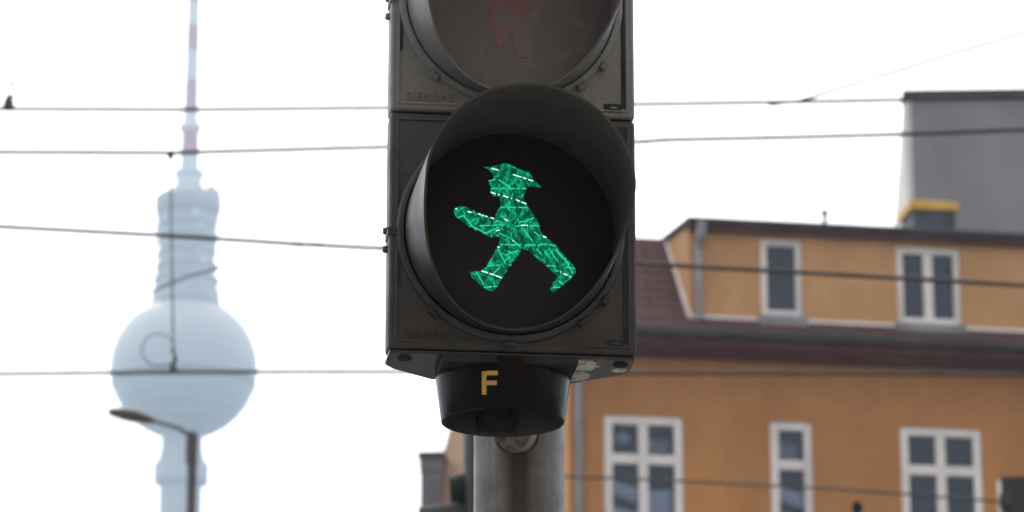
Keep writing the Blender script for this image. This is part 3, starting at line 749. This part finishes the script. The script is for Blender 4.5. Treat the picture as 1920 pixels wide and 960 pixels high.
FX = FH.M @ Matrix.Translation((.0024, 0, 0)) @ Matrix.Scale(1.026, 4, (1, 0, 0))
def unit(z, mat, vmat, lensmat, rimmat):
    body = MB(FX)
    zb, zt_ = z - U / 2 + .0015, z + U / 2 - .0015
    body.prism([(-.1225, .038), (.1225, .038), (.1235, .052), (.115, .066), (.072, .104), (-.072, .104), (-.115, .066), (-.1235, .052)], zb, zt_, 'z')
    ho = body.build('housing', mat, sig, bevel=.003, seg=2)
    d = MB(FX); d.box(-.1265, .1265, .0, .040, z - U / 2 + .001, z + U / 2 - .001)
    do = d.build('door', mat, ho, bevel=.0055, seg=3)
    t = MB(FX)                                # thin raised frame round the door
    x0, x1, z0, z1 = -.1195, .1195, z - U / 2 + .008, z + U / 2 - .008
    for q in ((x0, x0 + .0022, z0, z1), (x1 - .0022, x1, z0, z1), (x0 + .0022, x1 - .0022, z0, z0 + .0022), (x0 + .0022, x1 - .0022, z1 - .0022, z1)):
        t.box(q[0], q[1], -.0012, .0015, q[2], q[3])
    t.build('door_rim', mat, ho, bevel=.0006, seg=1)
    s = MB(FX)                                # slots and ribs
    s.box(.1125, .1165, -.0008, .002, z - U / 2 + .012, z + U / 2 - .012)
    s.box(.094, .1125, -.0010, .002, z - U / 2 + .0075, z - U / 2 + .0165)
    s.box(.098, .1125, -.0010, .002, z + U / 2 - .018, z + U / 2 - .008)
    s.prism([(-.1175, z - .062), (-.1145, z - .062), (-.1135, z + .0), (-.1155, z + .060), (-.1172, z + .060)], -.0010, .002, 'y')
    s.split_build('slot', M['slot'], ho, smooth=20)
    c = MB(FX)                                # little clips in the corner slots and hinge lugs
    c.box(.100, .108, -.0030, .001, z - U / 2 + .0105, z - U / 2 + .0130); c.box(.101, .108, -.003, .001, z + U / 2 - .013, z + U / 2 - .0105)
    for dz in (.006, -.014): c.tube([(-.1275, .020, z + dz), (-.1275, .020, z + dz - .006)], .004, 10)
    c.box(-.128, -.118, -.002, .03, z - .007, z + .001)
    c.split_build('clip', mat, ho, bevel=.0005, seg=1)
    # clip rings where the visor locks in
    rg = MB(FH.M @ Matrix.Translation((0, 0, z)) @ Matrix.Rotation(rad(90), 4, 'X'))   # lathe axis -> towards the viewer
    rg.lathe([(.1116, -.002), (.1116, .004), (.1130, .0055), (.1165, .005), (.1195, .003), (.1200, -.001)], 96)
    rg.build('visor_ring', mat if mat is not M['housing'] else M['visor'], ho, smooth=50)
    tb = MB(FH.M)
    for a in (-132, -90, -52, -36):
        w = .014 if a == -90 else .010
        Mx = Matrix.Translation((0, 0, z)) @ Matrix.Rotation(rad(-(a + 90)), 4, 'Y') @ Matrix.Translation((0, 0, -.1215))
        tb.box(-w / 2 if a != -90 else -.0065, w / 2 if a != -90 else .0065, -.007, .001, -.003, .0025, M=Mx)
    tb.split_build('visor_clip', vmat, ho, bevel=.0008, seg=1)
    # visor: a tapering tunnel, cut back towards the bottom
    v = MB(FH.M); n = 120; rings = 14; vs = []
    def Lf(a):
        s_ = math.sin(a)
        if s_ >= .02: return .170
        t_ = (.02 - s_) / 1.02; t_ = t_ * t_ * (3 - 2 * t_) * .35 + t_ * .65
        return .170 * (.10 + .90 * (1 - t_) ** 1.05)
    def pt(a, t_, inner):
        L = Lf(a) * t_; r = .1112 - .0052 * (L / .170) - (.0026 if inner else 0)
        return (r * math.cos(a), .0 - L, z + r * math.sin(a))
    for inner in (0, 1):
        for j in range(rings + 1):
            tt = j / rings if not inner else 1 - j / rings
            for i in range(n): vs.append(pt(2 * math.pi * i / n, tt, inner))
    fs = []; rows_ = 2 * (rings + 1); mis = []
    for j in range(rows_ - 1):
        for i in range(n):
            i2 = (i + 1) % n; fs.append((j * n + i, j * n + i2, (j + 1) * n + i2, (j + 1) * n + i)); mis.append(1 if j > rings else (2 if j == rings else 0))
    v.add(vs, fs); v.mi[-len(mis):] = mis
    v.build('visor', [vmat, rimmat[0], rimmat[1]], sig, smooth=40)
    l = MB(FH.M @ Matrix.Translation((0, 0, z)) @ Matrix.Rotation(rad(90), 4, 'X'))
    l.lathe([(.1084, -.004), (.1084, .0002), (.1012, .0006), (.095, .0016), (.07, .0026), (.035, .0034), (.001, .0036)], 96)
    return l.build('lens', lensmat, sig, smooth=60)

inner_dark = weathered('visor_inside', (0.062, 0.057, 0.053), (0.078, 0.072, 0.067), 12, (0.65, 0.8), spec=0.2)
inner_glare = weathered('glare_visor_inside', (0.30, 0.29, 0.28), (0.35, 0.34, 0.325), 12, (0.5, 0.7))  # same inside surface, its colour raised to stand in for veiling glare
lens_g = unit(0.0, M['housing'], M['visor'], M['lens_black'], (inner_dark, M['visor']))
lens_r = unit(U, M['housing_glare'], M['visor_glare'], M['lens_red'], (inner_glare, M['visor_glare']))
lens_g['label'] = 'black lens with the lit green walking figure'; lens_r['label'] = 'unlit dull red lens'

# the walking figure, lit
ys = -.0052
crop = [(303, 110), (345, 116), (352, 112), (398, 96), (432, 90), (470, 98), (520, 124), (588, 140), (600, 160), (612, 188), (668, 241), (632, 239), (578, 233), (574, 252), (556, 298), (560, 330),
        (572, 346), (586, 370), (612, 412), (650, 470), (668, 530), (702, 572), (762, 612), (822, 690), (884, 758), (890, 790), (860, 832), (802, 872), (762, 905), (740, 918), (728, 888), (750, 850),
        (772, 812), (738, 780), (690, 742), (640, 692), (592, 652), (546, 636), (520, 682), (470, 742), (422, 822), (386, 880), (360, 910), (330, 906), (300, 886), (258, 856), (224, 822), (204, 788),
        (240, 784), (280, 784), (312, 754), (350, 690), (385, 630), (406, 592), (400, 555), (350, 566), (300, 542), (260, 512), (205, 496), (150, 452), (110, 420), (105, 390), (124, 370), (155, 364), (192, 374), (260, 406),
        (330, 432), (368, 440), (384, 400), (410, 360), (405, 310), (350, 292), (340, 268), (346, 240), (326, 212), (360, 190), (364, 160), (340, 136)]
def c2l(cx, cy, yy=ys): return loc_px(820 + cx / 3.43, 280 + cy / 3.43, yy)
rag = []
for (xa, ya), (xb, yb) in zip(crop, crop[1:] + crop[:1]):        # the prism edges end raggedly at the mask
    n_ = max(1, int(math.hypot(xb - xa, yb - ya) / 9))
    for k_ in range(n_):
        j_ = 2.6 if k_ else 1.0
        rag.append((xa + (xb - xa) * k_ / n_ + random.uniform(-j_, j_), ya + (yb - ya) * k_ / n_ + random.uniform(-j_, j_)))
poly = [c2l(*p) for p in rag]
def flat_poly(poly, y0, y1):
    """tessellated flat plate from an outline"""
    from mathutils.geometry import tessellate_polygon
    tris = tessellate_polygon([[Vector((x, z, 0)) for x, z in poly]])
    n = len(poly); m = MB(FH.M)
    vs = [(x, y0, z) for x, z in poly] + [(x, y1, z) for x, z in poly]
    fs = [tuple(t) for t in tris] + [tuple(n + i for i in reversed(t)) for t in tris] + [(i, (i + 1) % n, n + (i + 1) % n, n + i) for i in range(n)]
    m.add(vs, fs); return m
sy = flat_poly(poly, ys, ys + .0018).build('walking_symbol', M['symbol_green'], lens_g, smooth=10); sy['label'] = 'lit green walking figure with hat'
def dashes(segs, r, mat, name):
    m = MB(FH.M)
    for (x0, y0, x1, y1) in segs:
        a, b_ = c2l(x0, y0), c2l(x1, y1); m.tube([(a[0], ys - .0003, a[1]), (b_[0], ys - .0003, b_[1])], r, 6)
    return m.build(name, mat, lens_g)
bright = [(348, 123, 392, 134), (486, 162, 540, 180), (552, 183, 574, 190), (584, 194, 616, 204), (343, 275, 375, 288), (390, 290, 402, 294), (422, 298, 458, 310), (474, 316, 480, 318), (506, 324, 530, 334), (540, 340, 572, 350),
          (116, 383, 128, 384), (193, 401, 220, 406), (260, 414, 280, 420), (286, 423, 298, 428), (308, 430, 322, 434), (342, 440, 364, 446), (432, 448, 452, 460), (540, 489, 566, 489), (572, 490, 580, 490),
          (677, 558, 702, 568), (386, 628, 400, 631), (283, 782, 325, 795), (335, 799, 368, 809), (372, 811, 414, 827), (338, 884, 346, 884), (790, 788, 796, 790), (810, 798, 836, 810), (852, 820, 858, 822), (376, 525, 400, 518), (480, 580, 492, 592)]
mid = [(345, 253, 392, 253), (402, 254, 440, 253), (450, 253, 500, 253), (510, 253, 530, 252), (545, 253, 572, 253), (405, 374, 438, 374), (452, 374, 508, 374), (520, 373, 584, 376), (272, 491, 345, 490), (355, 489, 385, 488), (400, 488, 432, 488),
       (590, 491, 655, 492), (372, 462, 392, 462), (402, 613, 424, 612), (432, 613, 466, 612), (475, 613, 540, 612), (562, 616, 632, 615), (645, 618, 706, 606), (716, 612, 762, 624), (322, 748, 366, 747), (374, 747, 402, 746),
       (462, 745, 476, 744), (300, 886, 342, 886), (360, 884, 386, 880), (702, 748, 728, 750), (735, 750, 762, 752), (826, 759, 882, 766), (778, 845, 812, 872), (750, 887, 790, 888), (755, 776, 780, 785), (500, 498, 536, 490),
       (410, 428, 430, 444), (520, 470, 560, 462), (560, 468, 620, 440), (455, 655, 486, 668), (392, 195, 470, 245), (440, 360, 470, 395), (475, 575, 535, 628), (620, 530, 660, 560), (130, 440, 175, 425), (205, 497, 225, 490),
       (310, 540, 400, 500), (345, 560, 352, 552), (720, 640, 770, 720), (690, 655, 722, 700), (640, 640, 672, 680), (560, 520, 610, 590), (400, 540, 440, 560), (360, 800, 400, 760), (330, 205, 370, 195), (760, 640, 800, 690),
       (440, 680, 520, 650), (430, 720, 470, 690), (390, 640, 440, 740), (250, 790, 300, 870), (235, 500, 320, 545), (170, 430, 250, 520), (820, 700, 870, 800), (770, 660, 850, 740)]
dashes(bright, .0006, M['streak'], 'glint'); dashes(mid, .0007, M['streak_mid'], 'glint')
# short hair-line prism edges inside the outline
def inside(x, y):
    c = False; n = len(crop)
    for i in range(n):
        x0, y0 = crop[i]; x1, y1 = crop[(i + 1) % n]
        if (y0 > y) != (y1 > y) and x < (x1 - x0) * (y - y0) / (y1 - y0) + x0: c = not c
    return c
seg = []
while len(seg) < 150:
    x, y = random.uniform(100, 890), random.uniform(90, 915); a = rad(random.choice((58, 64, -58, -66, 30, -28, 86, 75)) + random.uniform(-7, 7)); L = random.uniform(10, 42)
    x1, y1 = x + L * math.cos(a), y + L * math.sin(a)
    if inside(x, y) and inside(x1, y1): seg.append((x, y, x1, y1))
dashes(seg[:95], .00024, M['streak_mid'], 'glint')
seg = seg[95:]
m = MB(FH.M)
for (x0, y0, x1, y1) in seg:
    a, b_ = c2l(x0, y0), c2l(x1, y1); m.tube([(a[0], ys - .0003, a[1]), (b_[0], ys - .0003, b_[1])], .00034, 6)
m.build('prism_edge', M['slot'], lens_g)

# the standing figure of the upper lens, unlit
st = [(-.012, .070), (.012, .070), (.014, .048), (.020, .040), (.066, .036), (.070, .026), (.066, .018), (.022, .016), (.020, -.010), (.021, -.032), (.018, -.048), (.021, -.058), (.018, -.065), (.006, -.066), (.004, -.058),
      (.002, -.04), (-.003, -.038), (-.005, -.052), (-.012, -.057), (-.017, -.052), (-.016, -.044), (-.021, -.030), (-.020, .016), (-.066, .018), (-.070, .026), (-.066, .036), (-.020, .040), (-.014, .048)]
r_sym = flat_poly([(x, z + U) for x, z in st], -.00385, -.0020).build('standing_symbol', M['symbol_red'], lens_r, smooth=10); r_sym['label'] = 'unlit dark red standing figure'

# maker's lettering moulded in the doors
def text_mesh(body, size, place, mat, parent, name, depth=.0006):
    cu = bpy.data.curves.new('lettering', 'FONT'); cu.body = body; cu.size = size; cu.extrude = depth; cu.space_character = 1.15
    tmp = bpy.data.objects.new('lettering', cu); COL.objects.link(tmp)
    bpy.context.view_layer.update()
    me = bpy.data.meshes.new_from_object(tmp.evaluated_get(bpy.context.evaluated_depsgraph_get()))
    bpy.data.objects.remove(tmp); bpy.data.curves.remove(cu)
    off = world_loc(parent)
    me.transform(Matrix.Translation(-off) @ FH.M @ place); me.materials.clear(); me.materials.append(mat); me.name = name
    o = bpy.data.objects.new(name, me); COL.objects.link(o); o.parent = parent; return o
hs = [o for o in sig.children if o.name.startswith('housing')]
for hsg, zz, mt in ((hs[0], 0.0, M['housing']), (hs[1], U, M['housing_glare'])):
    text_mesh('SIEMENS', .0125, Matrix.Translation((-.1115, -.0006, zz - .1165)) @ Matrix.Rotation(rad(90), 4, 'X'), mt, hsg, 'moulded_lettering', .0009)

# bottom plate and cup
zb = -U / 2
b = MB(FX); b.prism([(-.1245, .003), (.1245, .003), (.1255, .052), (.116, .068), (.073, .1065), (-.073, .1065), (-.116, .068), (-.1255, .052)], zb - .0035, zb + .0005, 'z')
bp = b.build('bottom_plate', underside_mat(), sig, bevel=.001, seg=1)
b = MB(FX)
for x in (-.108, .112):
    b.lathe([(.001, zb - .0065), (.006, zb - .006), (.008, zb - .0036)], 20, (x, .022))
b.split_build('screw_cap', M['slot'], bp)
cy = .071; zc = zb - .0035; hc = .0535
b = MB(FH.M); b.prism([(-.0705, .0015), (.0705, .0015), (.0712, .075), (.060, .100), (-.060, .100), (-.0712, .075)], zc - .0075, zc + .001, 'z')
b.build('neck', M['slot'], sig, bevel=.001, seg=1)
b = MB(FH.M); b.lathe([(.0710, zc), (.0708, zc - .008), (.0648, zc - hc + .001), (.0643, zc - hc), (.0622, zc - hc), (.0618, zc - hc + .001), (.0640, zc - .018), (.0001, zc - .016)], 96, (0, cy), mis=[0, 0, 0, 0, 1, 1, 1])
cup = b.build('base_cup', [M['black_gloss'], M['cup_inside']], sig, smooth=40)
b = MB(FH.M)
for x, y in ((-.022, .040), (.036, .038)):
    b.lathe([(.001, zc - .030), (.007, zc - .029), (.008, zc - .0155)], 16, (x, cy + y))
b.split_build('bolt', M['slot'], cup)
# yellow F on the cup
def cup_pt(x, y):
    """pixel -> a point 0.3 mm off the cup's surface"""
    o = FH.O + FH.u * 0 + FH.n * cy; d = ray(x, y); c = CAM - o
    lo = None
    du, dn, dz = d.dot(FH.u), d.dot(FH.n), d.z; cu_, cn, cz = c.dot(FH.u), c.dot(FH.n), c.z
    t = 3.68
    for _ in range(30):
        z = cz + dz * t; f_ = (zc - .008 - z) / (hc - .009); r = .0708 + (.0648 - .0708) * f_ + .0003
        a = du * du + dn * dn; bb = 2 * (cu_ * du + cn * dn); c3 = cu_ ** 2 + cn ** 2 - r * r
        t = (-bb - math.sqrt(max(0, bb * bb - 4 * a * c3))) / (2 * a)
    return CAM + d * t
m = MB()
def patch(x0, y0, x1, y1, nx=6):
    g = [[cup_pt(x0 + (x1 - x0) * i / nx, y + (-.12 * ((x0 + (x1 - x0) * i / nx) - 903) * 0)) for i in range(nx + 1)] for y in (y0, y1)]
    inn = [[p + (FH.O + FH.n * cy - p).normalized() * .0006 for p in r] for r in g]
    vs = g[0] + g[1] + inn[0] + inn[1]; k = nx + 1; fs = []
    for i in range(nx):
        fs += [(i, i + 1, k + i + 1, k + i), (2 * k + i + 1, 2 * k + i, 3 * k + i, 3 * k + i + 1), (i + 1, i, 2 * k + i, 2 * k + i + 1), (k + i, k + i + 1, 3 * k + i + 1, 3 * k + i)]
    fs += [(0, k, 3 * k, 2 * k), (nx, 2 * k + nx, 3 * k + nx, k + nx)]
    m.add(vs, fs)
patch(903.5, 697, 912, 740, 2); patch(912, 696, 933.5, 703.5); patch(912, 714.5, 931.5, 722)
ltr = m.build('letter_f', M['yellow_film'], cup, smooth=40); ltr['label'] = 'yellow letter F'

# post, and the elbow that carries the head
t = NT('post_streaked'); v = t.obj()
a = t.noise(v, 22, 6, 0.6); x, y, z = t.xyz(v)
st_ = t.noise(t.map(v, (60, 60, 2.5)), 1.0, 4)
run = t.math('MULTIPLY', t.ramp(t.math('ABSOLUTE', t.math('SUBTRACT', x, .0)), .004, .016, 1.0, 0.0), t.math('LESS_THAN', y, 0.0))
col = t.mix(t.ramp(a, .3, .7), (.105, .093, .086), (.185, .168, .158))
col = t.mix(t.math('MULTIPLY', t.ramp(st_, .3, .6), .35), col, (.06, .052, .048))
col = t.mix(t.math('MULTIPLY', run, .85), col, (.045, .036, .030))
t.pset(color=col, rough=t.ramp(a, .3, .7, .5, .34), metal=.3); t.bump(t.noise(v, 300, 3), .0002)
b = MB(); b.tube([(PX, PY, .12), (PX, PY, H.z + .5)], .0487, 64); b.build('post', t.m, sig, smooth=40)
b = MB(); b.lathe([(.075, .12), (.075, .135), (.06, .15), (.049, .16)], 40, (PX, PY)); b.build('foot_collar', M['pole'], sig)
yc = (FH.M @ Vector((.004, cy + .0645, 0))).y; zl = at(970, 812, (yc + PY) / 2 - .02).z
b = MB(); b.tube([(PX - .006, yc - .001, zl), (PX - .003, yc + .008, zl), (PX - .002, PY - .040, zl)], [.0205, .0215, .0222], 40); b.build('arm_stub', M['cast'], sig, smooth=60)
b = MB(); b.tube([(PX - .002, PY - .0475, zl - .001), (PX - .002, PY - .041, zl - .001)], .0248, 40); b.build('stub_collar', M['pole'], sig, bevel=.001, seg=1)
b = MB(FH.M); b.box(-.02, .02, cy + .055, cy + .068, zc - .05, zc - .002); b.build('cup_bracket', M['slot'], sig, bevel=.002)
b = MB(FH.M); b.tube([(.0, .10, U * 1.35), (.0, .16, U * 1.35), (.03, .19, U * 1.35)], .016, 20); b.build('top_bracket', M['cast'], sig)
